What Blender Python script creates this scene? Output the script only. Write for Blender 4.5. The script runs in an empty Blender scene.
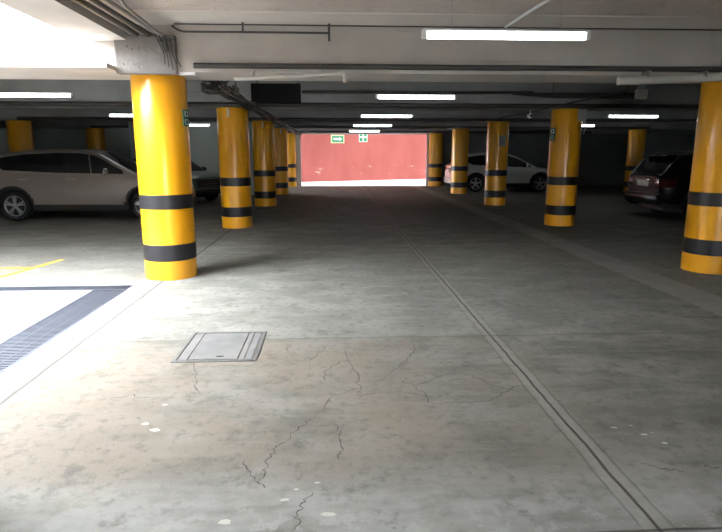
import bpy, bmesh, math, random
from mathutils import Vector
random.seed(7)
C = bpy.context.scene.collection
PI = math.pi

# ------------------------------------------------------------------ materials
class NT:
    """small wrapper round one material's node tree"""
    def __init__(s, name):
        s.m = bpy.data.materials.new(name); s.m.use_nodes = True
        s.t = s.m.node_tree; s.b = s.t.nodes['Principled BSDF']
    def n(s, kind, **kw):
        nd = s.t.nodes.new(kind)
        for k, v in kw.items():
            if k.startswith('_'): setattr(nd, k[1:], v)
            else:
                key = k.replace('__', ' ')
                sock = nd.inputs[int(k[1:])] if (k[0] == 'i' and k[1:].isdigit()) else nd.inputs[key]
                s.put(sock, v)
        return nd
    def put(s, sock, v):
        if isinstance(v, bpy.types.NodeSocket): s.t.links.new(v, sock)
        else: sock.default_value = v
    def math(s, op, a, b=0.0, clamp=False):
        nd = s.n('ShaderNodeMath', _operation=op, i0=a, i1=b); nd.use_clamp = clamp
        return nd.outputs[0]
    def mix(s, f, a, b, mode='MIX'):
        nd = s.n('ShaderNodeMix', _data_type='RGBA', _blend_type=mode)
        s.put(nd.inputs[0], f); s.put(nd.inputs[6], a); s.put(nd.inputs[7], b)
        return nd.outputs[2]
    def ramp(s, f, lo, hi, a=0.0, b=1.0):
        nd = s.n('ShaderNodeMapRange', i0=f, i1=lo, i2=hi, i3=a, i4=b); nd.interpolation_type = 'SMOOTHSTEP'
        return nd.outputs[0]
    def noise(s, vec, scale, detail=4, rough=.55, dist=0.0):
        nd = s.n('ShaderNodeTexNoise', Vector=vec, Scale=scale, Detail=detail, Roughness=rough, Distortion=dist)
        return nd.outputs['Fac']
    def pos(s): return s.n('ShaderNodeNewGeometry').outputs['Position']
    def obj(s): return s.n('ShaderNodeTexCoord').outputs['Object']
    def scale(s, vec, sc):
        return s.n('ShaderNodeMapping', Vector=vec, Scale=sc).outputs[0]
    def bump(s, h, strength=.3, dist=.01):
        s.t.links.new(s.n('ShaderNodeBump', Height=h, Strength=strength, Distance=dist).outputs[0], s.b.inputs['Normal'])

def rgb(r, g, b): return (r, g, b, 1)

def plain(name, col, rough=.5, metal=0.0, coat=0.0, var=.12, scale=6.0, spec=.5):
    t = NT(name)
    f = t.noise(t.obj(), scale, 5)
    dark = tuple(c*(1-var) for c in col); lite = tuple(min(1, c*(1+var)) for c in col)
    t.put(t.b.inputs['Base Color'], t.mix(f, rgb(*dark), rgb(*lite)))
    t.b.inputs['Roughness'].default_value = rough
    t.b.inputs['Metallic'].default_value = metal
    t.b.inputs['Coat Weight'].default_value = coat
    t.b.inputs['Coat Roughness'].default_value = .06
    t.b.inputs['Specular IOR Level'].default_value = spec
    return t.m

def emit(name, col, strength):
    t = NT(name)
    t.put(t.b.inputs['Base Color'], rgb(*[min(1, c) for c in col]))
    t.put(t.b.inputs['Emission Color'], rgb(*col))
    t.b.inputs['Emission Strength'].default_value = strength
    return t.m

SKY = 52.0
LAMP = 11.0

def floor_material():
    t = NT('worn_concrete_floor'); P = t.pos()
    sep = t.n('ShaderNodeSeparateXYZ', Vector=P); X, Y = sep.outputs[0], sep.outputs[1]
    big = t.noise(P, .35, 3); mid = t.noise(t.scale(P, (1, 1.6, 1)), 1.7, 6, .6)
    fine = t.noise(P, 14, 6, .65); grit = t.noise(P, 70, 3, .7)
    streak = t.noise(t.scale(P, (1.2, 9, 1)), 1.6, 5, .6)
    c = t.mix(t.ramp(mid, .34, .66), rgb(0.121, 0.120, 0.106), rgb(0.233, 0.232, 0.212))
    c = t.mix(t.ramp(streak, .45, .75, 0, .5), c, rgb(0.252, 0.252, 0.236))
    c = t.mix(t.ramp(big, .42, .62, 0, .35), c, rgb(0.126, 0.122, 0.107))
    # slab between joints, made paler to imitate daylight on the mid floor
    lit_slab = t.math('MULTIPLY', t.ramp(Y, 4.70, 4.74, 0, 1), t.ramp(Y, 9.92, 9.88, 0, 1))
    c = t.mix(t.math('MULTIPLY', lit_slab, .2), c, rgb(.30, .31, .295))
    # rusty brown wear on the slab nearest the camera
    slab = t.math('MULTIPLY', t.ramp(Y, 4.72, 4.66, 0, 1), t.ramp(X, 2.2, .2, 0, 1))
    slab = t.math('MULTIPLY', slab, t.ramp(Y, 2.15, 2.6, 0, 1))
    brown = t.math('MULTIPLY', slab, t.ramp(t.noise(P, .9, 5, .6), .36, .62, .1, .75))
    c = t.mix(brown, c, rgb(.205, .175, .140))
    near = t.math('MULTIPLY', t.ramp(Y, 2.75, 2.25, 0, 1), t.ramp(t.noise(t.scale(P, (1, 3, 1)), 1.5, 6, .6), .35, .6, .3, .9))
    c = t.mix(near, c, rgb(.30, .30, .29))
    specks = t.n('ShaderNodeTexVoronoi', Vector=P, Scale=11).outputs['Distance']
    c = t.mix(t.math('MULTIPLY', t.ramp(specks, .17, .08, 0, 1), t.ramp(t.noise(P, 1.3, 5), .52, .66, 0, .6)), c, rgb(.075, .072, .066))
    blotch = t.ramp(t.noise(P, 3.2, 7, .7), .54, .68, 0, .6)
    c = t.mix(blotch, c, rgb(0.095, 0.091, 0.082))
    c = t.mix(t.ramp(fine, .48, .72, 0, .6), c, rgb(0.095, 0.091, 0.082))
    c = t.mix(t.ramp(grit, .55, .75, 0, .45), c, rgb(0.315, 0.309, 0.290))
    # pale scaled crust along the near joint
    crust = t.math('MULTIPLY', t.ramp(Y, 2.6, 2.15, 0, 1), t.ramp(t.noise(P, 7, 6, .7), .5, .6, 0, .75))
    c = t.mix(crust, c, rgb(0.347, 0.344, 0.334))
    # pale worn strip beside the column row
    d = t.math('ABSOLUTE', t.math('SUBTRACT', X, 4.12))
    d = t.math('ADD', d, t.math('MULTIPLY', t.math('SUBTRACT', t.noise(P, 5, 4), .5), .12))
    strip = t.math('MULTIPLY', t.ramp(d, .27, .22, 0, 1), t.ramp(t.noise(P, 2.0, 6, .7), .3, .62, .25, .8))
    c = t.mix(strip, c, rgb(0.296, 0.296, 0.277))
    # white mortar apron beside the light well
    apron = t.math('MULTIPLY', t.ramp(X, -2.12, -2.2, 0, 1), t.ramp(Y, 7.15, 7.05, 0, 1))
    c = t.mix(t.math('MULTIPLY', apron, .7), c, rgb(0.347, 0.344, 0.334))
    # joints: one along the aisle, several across it
    wob = t.math('MULTIPLY', t.math('SUBTRACT', t.noise(P, 3, 5), .5), .03)
    def line(v, at, half):
        dd = t.math('ABSOLUTE', t.math('SUBTRACT', t.math('ADD', v, wob), at))
        return t.ramp(dd, half, half*.35, 0, 1)
    pale = line(X, 1.40, .085)
    c = t.mix(t.math('MULTIPLY', pale, .55), c, rgb(0.265, 0.258, 0.239))
    edge = t.math('ADD', line(X, 1.40, .012), t.math('MULTIPLY', t.math('ADD', line(X, 1.33, .010), line(X, 1.47, .010)), .3), True)
    c = t.mix(t.math('MULTIPLY', edge, .85), c, rgb(0.044, 0.043, 0.038))
    far = t.math('MULTIPLY', line(X, -2.17, .022), 1.2, True)
    for yy in (4.72, 9.9, 15.0, 20.1):
        far = t.math('MAXIMUM', far, t.math('MULTIPLY', line(Y, yy, .014), .55))
    far = t.math('MAXIMUM', far, line(Y, 2.08, .012))
    c = t.mix(t.math('MULTIPLY', far, .82), c, rgb(0.050, 0.050, 0.044))
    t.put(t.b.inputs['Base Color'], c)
    t.put(t.b.inputs['Roughness'], t.ramp(mid, .3, .7, .62, .8))
    t.b.inputs['Specular IOR Level'].default_value = .12
    h = t.math('ADD', t.math('MULTIPLY', fine, .6), t.math('MULTIPLY', grit, .25))
    h = t.math('SUBTRACT', h, t.math('MULTIPLY', t.math('MAXIMUM', edge, far), 1.2))
    t.bump(h, .35, .012)
    return t.m

def concrete(name, a, b, rough_bumps=.3, marks=.3, scale=1.0):
    t = NT(name); P = t.pos()
    n1 = t.noise(P, .9*scale, 5, .6); n2 = t.noise(t.scale(P, (1, 1, 3)), 4*scale, 6, .65)
    c = t.mix(t.ramp(n1, .3, .7), rgb(*a), rgb(*b))
    c = t.mix(t.ramp(n2, .58, .75, 0, marks), c, rgb(*[v*.55 for v in a]))
    pits = t.n('ShaderNodeTexVoronoi', Vector=P, Scale=9*scale).outputs['Distance']
    pit = t.math('MULTIPLY', t.ramp(pits, .16, .08, 0, 1), t.ramp(n1, .45, .6, 0, 1))
    c = t.mix(t.math('MULTIPLY', pit, marks), c, rgb(*[v*.45 for v in a]))
    t.put(t.b.inputs['Base Color'], c); t.b.inputs['Roughness'].default_value = .85
    h = t.math('SUBTRACT', t.noise(P, 12*scale, 6, .7), pit)
    t.bump(h, rough_bumps, .02)
    return t.m

def board_formed(name, a, b):
    """painted beam with long horizontal board marks"""
    t = NT(name); P = t.pos()
    n1 = t.noise(t.scale(P, (.25, .25, 9)), 1.6, 6, .65); n2 = t.noise(P, 1.2, 5)
    c = t.mix(t.ramp(n2, .3, .7), rgb(*a), rgb(*b))
    c = t.mix(t.ramp(n1, .62, .7, 0, .4), c, rgb(*[v*.5 for v in a]))
    t.put(t.b.inputs['Base Color'], c); t.b.inputs['Roughness'].default_value = .8
    t.bump(t.math('ADD', n1, t.math('MULTIPLY', t.noise(P, 20, 5), .4)), .3, .012)
    return t.m

def yellow_paint():
    t = NT('yellow_gloss_paint'); P = t.pos()
    n = t.noise(t.scale(P, (1, 1, .35)), 5, 5, .6)
    c = t.mix(t.ramp(n, .3, .75), rgb(.80, .36, .008), rgb(.90, .43, .012))
    z = t.n('ShaderNodeSeparateXYZ', Vector=P).outputs[2]
    scuff = t.math('MULTIPLY', t.ramp(z, 1.0, .1, 0, .5), t.ramp(t.noise(P, 11, 6, .7), .58, .72, 0, .8))
    c = t.mix(scuff, c, rgb(.45, .25, .05))
    t.put(t.b.inputs['Base Color'], c); t.b.inputs['Roughness'].default_value = .3
    t.b.inputs['Coat Weight'].default_value = .35; t.b.inputs['Coat Roughness'].default_value = .15
    return t.m

def red_wall_paint():
    t = NT('salmon_red_wall'); P = t.pos()
    n = t.noise(t.scale(P, (1, 1, .4)), .8, 6, .6)
    c = t.mix(t.ramp(n, .3, .7), rgb(.32, .078, .068), rgb(.39, .102, .09))
    sep = t.n('ShaderNodeSeparateXYZ', Vector=P); z = sep.outputs[2]; x = sep.outputs[0]
    band = t.math('MULTIPLY', t.ramp(z, .25, .45, 0, 1), t.ramp(z, .95, .75, 0, 1))
    where = t.math('MULTIPLY', band, t.ramp(t.noise(t.scale(P, (1, 1, 2.5)), 1.7, 6, .75), .60, .66, 0, .8))
    c = t.mix(where, c, rgb(.62, .5, .4))
    t.put(t.b.inputs['Base Color'], c); t.b.inputs['Roughness'].default_value = .85
    t.bump(t.noise(P, 18, 4), .2, .01)
    return t.m

M = dict(
    floor=floor_material(),
    ground=concrete('outdoor_concrete', (.52, .51, .49), (.60, .59, .57), .2, .15),
    slab=concrete('rough_ceiling_concrete', (.44, .385, .35), (.56, .50, .46), 1.0, .6),
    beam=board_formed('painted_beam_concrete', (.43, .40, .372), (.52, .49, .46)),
    beam_dim=board_formed('dimmed_beam_concrete', (.24, .255, .26), (.32, .335, .34)),  # darker copy of the beam concrete, paints the far bays dim
    edge=concrete('smooth_plaster', (.52, .48, .445), (.60, .56, .52), .15, .12),
    wall=concrete('grey_wall_paint', (.38, .44, .44), (.44, .50, .50), .2, .1),
    wall_lamplit=concrete('lamplit_wall_paint', (.58, .66, .63), (.64, .72, .69), .2, .1),  # paler copy of the wall colour, stands in for lamplight
    wall_unlit=concrete('unlit_wall_paint', (.13, .145, .15), (.17, .185, .19), .2, .1),  # darker copy of the wall colour, stands in for the unlit side
    red=red_wall_paint(), jamb=plain('pale_grey_metal', (.42, .44, .46), .45, .2),
    yellow=yellow_paint(), black=plain('black_band_paint', (.014, .014, .018), .45, 0, 0, .25, 12),
    plaster=concrete('grey_mortar', (.15, .14, .13), (.21, .195, .185), .5, .3),
    line=plain('yellow_line_paint', (.78, .42, .03), .6, 0, 0, .3, 20),
    crack=plain('dark_crack', (.06, .056, .05), .95),
    chip=plain('pale_chip', (.44, .43, .39), .9),
    steel=plain('galvanised_grating', (.085, .095, .12), .5, .4, 0, .2, 14),
    trench=plain('dark_trench', (.02, .02, .022), .9),
    hatch=concrete('hatch_cover', (.12, .122, .122), (.175, .178, .175), .3, .35, 2.5),
    hatch_frame=plain('hatch_frame_steel', (.12, .122, .122), .6, .2, 0, .3, 30),
    dpipe=plain('dark_pipe', (.055, .052, .05), .5, .2, 0, .3, 8),
    gpipe=plain('grey_conduit', (.34, .34, .33), .35, .5, 0, .2, 8),
    dconduit=plain('grimy_conduit', (.13, .125, .12), .38, .5, 0, .3, 8),
    ppipe=plain('pale_pvc', (.55, .53, .49), .45, 0, 0, .12, 8),
    cable=plain('black_cable', (.02, .02, .02), .6),
    rcable=plain('brown_cable', (.10, .05, .04), .6),
    white=plain('white_enamel', (.78, .79, .80), .4, 0, 0, .04),
    tube=emit('lit_tube', (.93, .98, 1.0), LAMP),
    tie=plain('white_plastic', (.7, .7, .68), .5),
    sheet=plain('blackened_sheet_metal', (.012, .012, .013), .8, 0, 0, .1, 6, .1),
    sign_green=plain('sign_green', (.015, .28, .13), .5, 0, 0, .05),
    sign_white=plain('sign_white', (.80, .86, .80), .5, 0, 0, .03),
    sign_cream=plain('sign_cream', (.75, .72, .45), .5, 0, 0, .03),
    sign_dark=plain('sign_dark_green', (.01, .10, .05), .5, 0, 0, .1),
    paper=plain('grey_paper', (.36, .38, .38), .7),
    tyre=plain('tyre_rubber', (.016, .016, .017), .8, 0, 0, .2, 20),
    alloy=plain('alloy_wheel', (.55, .56, .57), .28, .9, 0, .06),
    chrome=plain('chrome', (.75, .76, .77), .12, 1, 0, .03),
    plastic=plain('black_plastic', (.018, .018, .019), .55, 0, 0, .2),
    glass=plain('tinted_glass', (.006, .007, .008), .06, 0, .0, .05),
    windscreen=plain('windscreen_glass', (.02, .026, .028), .04, 0, .8, .05),
    silver=plain('silver_car_paint', (.35, .31, .29), .33, .55, .8, .03),
    pearl=plain('white_car_paint', (.60, .66, .64), .35, .1, .8, .03),
    blackpaint=plain('black_car_paint', (.005, .006, .007), .25, .0, .0, .03, 6, .15),
    greenpaint=plain('dark_green_car_paint', (.10, .14, .125), .3, .1, .4, .03),
    lens=plain('clear_lens', (.5, .53, .55), .08, .3, .8, .05),
    redlens=plain('red_lens', (.10, .008, .008), .1, 0, .8, .1),
    plate=plain('plate_white', (.55, .56, .55), .5, 0, 0, .1, 30),
)

# ------------------------------------------------------------------ mesh tools
def obj(name, bm, mat, parent=None, smooth=35, loc=None):
    me = bpy.data.meshes.new(name)
    bmesh.ops.recalc_face_normals(bm, faces=bm.faces)
    bm.to_mesh(me); bm.free()
    for m in (mat if isinstance(mat, (list, tuple)) else [mat]): me.materials.append(m)
    if smooth:
        for p in me.polygons: p.use_smooth = True
        me.set_sharp_from_angle(angle=math.radians(smooth))
    o = bpy.data.objects.new(name, me); C.objects.link(o)
    if parent: o.parent = parent
    if loc: o.location = loc
    return o

def tag(o, label, cat, group=None, kind='thing'):
    o['label'] = label; o['category'] = cat; o['kind'] = kind
    if group: o['group'] = group
    return o

def thing(name, label, cat, loc=(0, 0, 0), rz=0, group=None):
    o = bpy.data.objects.new(name, None); C.objects.link(o)
    o.empty_display_size = .1
    o.location = loc; o.rotation_euler = (0, 0, rz)
    return tag(o, label, cat, group)

def struct(name, bm, m, parent=None, smooth=0):
    o = obj(name, bm, m, parent, smooth); o['kind'] = 'structure'; return o

def copy_tree(o, parent=None):
    c = o.copy(); C.objects.link(c); c.parent = parent
    for ch in [k for k in o.children]: copy_tree(ch, c)
    return c

def box(bm, x0, x1, y0, y1, z0, z1, bev=0):
    v = [bm.verts.new(p) for p in ((x0, y0, z0), (x1, y0, z0), (x1, y1, z0), (x0, y1, z0), (x0, y0, z1), (x1, y0, z1), (x1, y1, z1), (x0, y1, z1))]
    fs = [bm.faces.new([v[i] for i in f]) for f in ((0, 3, 2, 1), (4, 5, 6, 7), (0, 1, 5, 4), (1, 2, 6, 5), (2, 3, 7, 6), (3, 0, 4, 7))]
    if bev:
        es = {e for f in fs for e in f.edges}
        bmesh.ops.bevel(bm, geom=list(es), offset=bev, segments=2, affect='EDGES', profile=.5)
    return bm

def B(*a, bev=0): return box(bmesh.new(), *a, bev=bev)

def lathe(bm, prof, n=48, axis='Z', c=(0, 0, 0), caps=True):
    rings = []
    for r, h in prof:
        ring = []
        for i in range(n):
            a = 2*PI*i/n; u, v = r*math.cos(a), r*math.sin(a)
            p = (u, v, h) if axis == 'Z' else ((u, h, v) if axis == 'Y' else (h, u, v))
            ring.append(bm.verts.new((p[0]+c[0], p[1]+c[1], p[2]+c[2])))
        rings.append(ring)
    for a, b in zip(rings, rings[1:]):
        for i in range(n):
            bm.faces.new((a[i], a[(i+1) % n], b[(i+1) % n], b[i]))
    for ring, (r, h) in ((rings[0], prof[0]), (rings[-1], prof[-1])):
        if caps and r > 1e-4: bm.faces.new(ring)
    return bm

def tube(bm, pts, r, n=10):
    pts = [Vector(p) for p in pts]; rings = []
    up = Vector((0, 0, 1))
    for i, p in enumerate(pts):
        d = (pts[min(i+1, len(pts)-1)] - pts[max(i-1, 0)]).normalized()
        ref = up if abs(d.z) < .9 else Vector((0, 1, 0))
        s = d.cross(ref).normalized(); q = s.cross(d).normalized()
        rr = r[i] if isinstance(r, (list, tuple)) else r
        rings.append([bm.verts.new(p + s*rr*math.cos(2*PI*k/n) + q*rr*math.sin(2*PI*k/n)) for k in range(n)])
    for a, b in zip(rings, rings[1:]):
        for k in range(n): bm.faces.new((a[k], a[(k+1) % n], b[(k+1) % n], b[k]))
    bm.faces.new(rings[0]); bm.faces.new(rings[-1])
    return bm

def T(pts, r, n=10): return tube(bmesh.new(), pts, r, n)

def bend(pts, k=5, rad=.06):
    """round the corners of a polyline"""
    pts = [Vector(p) for p in pts]; out = [pts[0]]
    for a, b, c in zip(pts, pts[1:], pts[2:]):
        r = min(rad, (b-a).length*.45, (c-b).length*.45)
        p, q = b + (a-b).normalized()*r, b + (c-b).normalized()*r
        for i in range(k+1):
            t = i/k; out.append(p.lerp(b, t).lerp(b.lerp(q, t), t))
    return out + [pts[-1]]

def sagged(a, b, n=10, sag=.03, jit=0.0, rnd=random):
    a, b = Vector(a), Vector(b); o = []
    for i in range(n+1):
        t = i/n; p = a.lerp(b, t); p.z -= sag*4*t*(1-t)
        if 0 < i < n: p += Vector((rnd.uniform(-jit, jit), 0, rnd.uniform(-jit, jit)))
        o.append(p)
    return o

# ------------------------------------------------------------------ the setting
RX = (-9.6, -2.07, 5.05, 12.3)                    # column rows
RY = [7.42 + 5.05*i for i in range(5)]            # 7.42 .. 27.62
X0, X1, Y0, Y1 = -17.0, 19.0, -9.0, 27.6
SOF, TOP = 2.53, 3.08

# floor, with the two drain trenches cut out of it
xs = [X0, -6.6, -2.86, -2.46, X1]; ys = [Y0, .3, 6.63, 6.86, 28.2]
bm = bmesh.new()
for i in range(4):
    for j in range(4):
        a, b, c, d = xs[i], xs[i+1], ys[j], ys[j+1]
        if (i == 2 and j == 1) or (j == 2 and i in (1, 2)): continue
        box(bm, a, b, c, d, -.12, 0)
bmesh.ops.remove_doubles(bm, verts=bm.verts, dist=1e-5)
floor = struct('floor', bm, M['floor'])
bm = bmesh.new()
box(bm, -2.86, -2.46, .3, 6.63, -.2, -.1); box(bm, -6.6, -2.46, 6.63, 6.86, -.2, -.1)
struct('trench_bed', bm, M['trench'], floor)
struct('ground', B(-30, 40, 28.2, 60, -.14, -.015), M['ground'])

# ceiling slab around the open light well
bm = bmesh.new()
WX0, WX1, WY1 = -6.9, -2.84, 7.03
box(bm, WX1, X1, Y0, WY1, TOP, TOP+.18); box(bm, X0, WX0, Y0, WY1, TOP, TOP+.18); box(bm, WX0, WX1, Y0, 3.5, TOP, TOP+.18)
box(bm, X0, X1, WY1, 28.0, TOP, TOP+.18)
struct('ceiling', bm, M['slab'])

# beams across the aisle on every column line
for i, y in enumerate(RY):
    m = M['beam'] if i == 0 else M['beam_dim']
    struct('ceiling_beam', B(X0, X1, y-.43, y+.33, SOF, TOP+.001), m)
struct('ceiling_beam', B(X0, X1, 2.0, 2.7, SOF, TOP+.001), M['beam'])
struct('ceiling_beam', B(X0, X1, -3.05, -2.35, SOF, TOP+.001), M['beam'])
# beams along the column rows in the first bays
struct('ceiling_beam', B(-2.85, -2.34, Y0, 6.99, 2.87, TOP+.002), M['beam'])
struct('ceiling_beam', B(4.76, 5.36, Y0, 6.99, SOF, TOP+.002), M['beam'])
# smooth plaster fillet between slab and first beam
bm = bmesh.new()
v = [bm.verts.new(p) for p in ((-2.34, 6.42, TOP+.005), (4.76, 6.42, TOP+.005), (4.76, 6.44, TOP-.012), (-2.34, 6.44, TOP-.012), (-2.34, 7.0, TOP-.03), (4.76, 7.0, TOP-.03), (4.76, 7.0, TOP+.005), (-2.34, 7.0, TOP+.005))]
for f in ((0, 1, 2, 3), (3, 2, 5, 4), (4, 5, 6, 7), (0, 3, 4, 7), (1, 2, 5, 6), (0, 1, 6, 7)): bm.faces.new([v[k] for k in f])
struct('trim_1', bm, M['edge'])

# walls
struct('wall_left', B(X0-.2, X0, Y0, 28.0, 0, TOP+.18), M['wall'])
struct('wall_right', B(X1, X1+.2, Y0, 28.0, 0, TOP+.18), M['wall_unlit'])
EL, ER = -1.52, 4.68
struct('wall_back', B(X0, -1.95, 23.0, 23.2, 0, TOP), M['wall'])
struct('wall_back', B(4.93, X1, 27.97, 28.2, 0, TOP), M['wall_unlit'])
struct('wall_utility', B(-7.6, -2.48, 22.0, 23.0, 0, TOP), M['wall_lamplit'])
struct('wall_front', B(X0, 1.6, Y0-.2, Y0, 0, TOP+.18), M['wall'])
struct('wall_front', B(3.5, X1, Y0-.2, Y0, 0, TOP+.18), M['wall'])  # unseen gap between the two pieces, added to throw daylight on the beams
struct('trim_5', B(1.6, 3.5, Y0-.2, Y0, 2.0, TOP+.18), M['wall'])
struct('ground', B(-30, 40, -40, Y0-.2, -.14, -.002), M['ground'])
struct('trim_2', B(-2.1, EL, 27.97, 28.2, 0, SOF), M['jamb'])
struct('trim_3', B(ER, ER+.23, 27.97, 28.2, 0, SOF), M['jamb'])
struct('trim_4', B(EL-.2, ER+.2, 27.97, 28.2, SOF-.03, TOP), M['jamb'])
struct('sky_block_upper', B(X0, X1, 28.0, 28.2, TOP, 26.0), M['wall'])  # unseen upper wall, added to cut sky light at the exit
struct('sky_block_end', B(-6.2, -6.0, 28.2, 36, 0, 24), M['wall'])  # unseen alley ends, added to keep side light off the red wall
struct('sky_block_end', B(15.0, 15.2, 28.2, 46, 0, 24), M['wall'])
# red wall across the street, running slightly away to the east
A, Bp = Vector((-12, 27.6+.0, 0)), Vector((20, 42.2, 0))
A = Vector((-13, 27.0+.1, 0)); dirw = Vector((7.7, 3.5, 0)).normalized()
P0 = Vector((-1.75, 32.2, 0)); nrm = Vector((dirw.y, -dirw.x, 0))
bm = bmesh.new()
pa, pb = P0 - dirw*4.2, P0 + dirw*22
v = []
for p in (pa, pb, pb - nrm*.25, pa - nrm*.25):
    for z in (-.05, 22.0): v.append(bm.verts.new((p.x, p.y, z)))  # top carried high out of view to cut light in the alley
for f in ((0, 2, 3, 1), (2, 4, 5, 3), (4, 6, 7, 5), (6, 0, 1, 7), (1, 3, 5, 7), (0, 6, 4, 2)): bm.faces.new([v[k] for k in f])
struct('wall_far', bm, M['red'])

# ------------------------------------------------------------------ floor details
def ribbon(bm, pts, w, z=.0015, sub=6, jit=.02):
    path = []
    for a, b in zip(pts, pts[1:]):
        a, b = Vector((*a, 0)), Vector((*b, 0)); d = (b-a); s = Vector((-d.y, d.x, 0)).normalized()
        for k in range(sub):
            p = a.lerp(b, k/sub)
            if k: p += s*random.uniform(-jit, jit)
            path.append(p)
    path.append(Vector((*pts[-1], 0)))
    prev = None
    for i, p in enumerate(path):
        d = path[min(i+1, len(path)-1)] - path[max(0, i-1)]; s = Vector((-d.y, d.x, 0)).normalized()
        ww = w*random.uniform(.25, 1.0)*(.3 if i in (0, len(path)-1) else 1)
        cur = (bm.verts.new((p.x+s.x*ww, p.y+s.y*ww, z)), bm.verts.new((p.x-s.x*ww, p.y-s.y*ww, z)))
        if prev: bm.faces.new((prev[0], prev[1], cur[1], cur[0]))
        prev = cur
CRACKS = [[(-0.35, 4.58), (-0.39, 4.46), (-0.35, 4.34)], [(-0.01, 4.62), (-0.11, 4.37), (-0.2, 4.15)], [(0.06, 4.18), (-0.06, 3.98), (-0.07, 3.78)], [(0.7, 4.69), (0.65, 4.34), (0.58, 4.16), (0.48, 3.99), (0.37, 3.81), (0.18, 3.64), (0.0, 3.53), (-0.08, 3.29)], [(-0.08, 3.29), (-0.15, 3.18), (-0.23, 3.04), (-0.31, 2.89), (-0.35, 2.79), (-0.37, 2.64), (-0.37, 2.53)], [(0.47, 3.77), (0.55, 3.67), (0.62, 3.46), (0.63, 3.36), (0.82, 3.37), (1.03, 3.4), (1.16, 3.52), (1.3, 3.63)], [(0.55, 3.67), (0.69, 3.75), (0.81, 3.84), (1.0, 3.85)], [(0.83, 4.1), (1.04, 4.01), (1.28, 4.02), (1.39, 3.99)], [(0.0, 3.17), (0.04, 3.02), (0.04, 2.84), (0.02, 2.72)], [(-0.11, 2.43), (-0.14, 2.36), (-0.17, 2.26), (-0.17, 2.16)], [(-0.48, 2.74), (-0.4, 2.57), (-0.34, 2.48)], [(0.14, 3.51), (0.45, 3.56), (0.64, 3.46)], [(1.0, 3.85), (1.09, 3.65), (1.27, 3.52)], [(-1.08, 4.2), (-0.99, 3.84), (-0.91, 3.58)], [(-1.48, 3.53), (-1.38, 3.6), (-1.23, 3.55)], [(0.09, 4.41), (0.18, 3.78), (0.16, 3.45)], [(1.9, 2.56), (2.0, 2.54)], [(1.6, 2.6), (1.72, 2.53), (1.79, 2.53)]]
bm = bmesh.new()
for pts in CRACKS: ribbon(bm, pts, .0045)
o = struct('floor_crack', bm, M['crack'], floor)
CHIPS = [(-1.14, 3.18, 0.04), (-1.06, 3.1, 0.05), (1.66, 2.99, 0.025), (1.77, 3.01, 0.015), (1.79, 2.9, 0.03), (1.85, 2.92, 0.012), (1.85, 2.8, 0.03), (-0.19, 2.46, 0.02), (-0.09, 2.51, 0.02), (-0.24, 2.38, 0.03), (-0.03, 2.26, 0.05), (-0.49, 2.23, 0.05), (-1.1, 3.44, 0.03)]
bm = bmesh.new()
for (x, y, r) in CHIPS:
    n = 9; ph = random.random()*6
    bm.faces.new([bm.verts.new((x + r*.9*random.uniform(.5, 1)*math.cos(2*PI*k/n), y + r*.45*random.uniform(.5, 1)*math.sin(2*PI*k/n), .0018)) for k in range(n)])
struct('floor_chip', bm, M['chip'], floor)

# yellow parking lines
bm = bmesh.new()
def lineq(bm, a, b, w):
    a, b = Vector((*a, 0)), Vector((*b, 0)); s = (b-a).normalized(); s = Vector((-s.y, s.x, 0))*w/2
    t = [bm.verts.new((p.x, p.y, z)) for z in (.0005, .003) for p in (a+s, a-s, b-s, b+s)]
    for f in ((0, 1, 2, 3), (4, 5, 6, 7), (0, 1, 5, 4), (1, 2, 6, 5), (2, 3, 7, 6), (3, 0, 4, 7)): bm.faces.new([t[k] for k in f])
lineq(bm, (-4.14, 8.65), (-4.40, 7.2), .085); lineq(bm, (-4.30, 8.02), (-8.6, 8.06), .085)
tag(obj('parking_line', bm, M['line'], smooth=0), 'worn yellow parking bay line on the concrete before the silver SUV', 'floor marking')

# drain gratings
def grating(name, x0, x1, y0, y1, along, label):
    t = thing(name, label, 'drain grate', ((x0+x1)/2, (y0+y1)/2, 0))
    cx, cy = (x0+x1)/2, (y0+y1)/2; a, b, c, d = x0-cx, x1-cx, y0-cy, y1-cy
    f = bmesh.new(); e = .022
    box(f, a, a+e, c, d, -.05, .004); box(f, b-e, b, c, d, -.05, .004)
    box(f, a+e, b-e, c, c+e, -.05, .004); box(f, a+e, b-e, d-e, d, -.05, .004)
    obj('frame', f, M['steel'], t, 0)
    g = bmesh.new()
    if along == 'y':
        k = c+e+.02
        while k < d-e-.02: box(g, a+e, b-e, k-.009, k+.009, -.04, .001); k += .036
        for q in (.33, .67): box(g, a+(b-a)*q-.006, a+(b-a)*q+.006, c+e, d-e, -.045, -.002)
    else:
        k = a+e+.02
        while k < b-e-.02: box(g, k-.009, k+.009, c+e, d-e, -.04, .001); k += .036
        box(g, a+e, b-e, -.006, .006, -.045, -.002)
    obj('bars', g, M['steel'], t, 0)
    return t
grating('drain_grate', -2.86, -2.46, .3, 6.63, 'y', 'long steel drain grate running along the aisle edge under the open sky')
grating('drain_grate', -6.6, -2.46, 6.63, 6.86, 'x', 'narrow steel drain grate running crosswise to the nearest yellow column')

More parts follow.
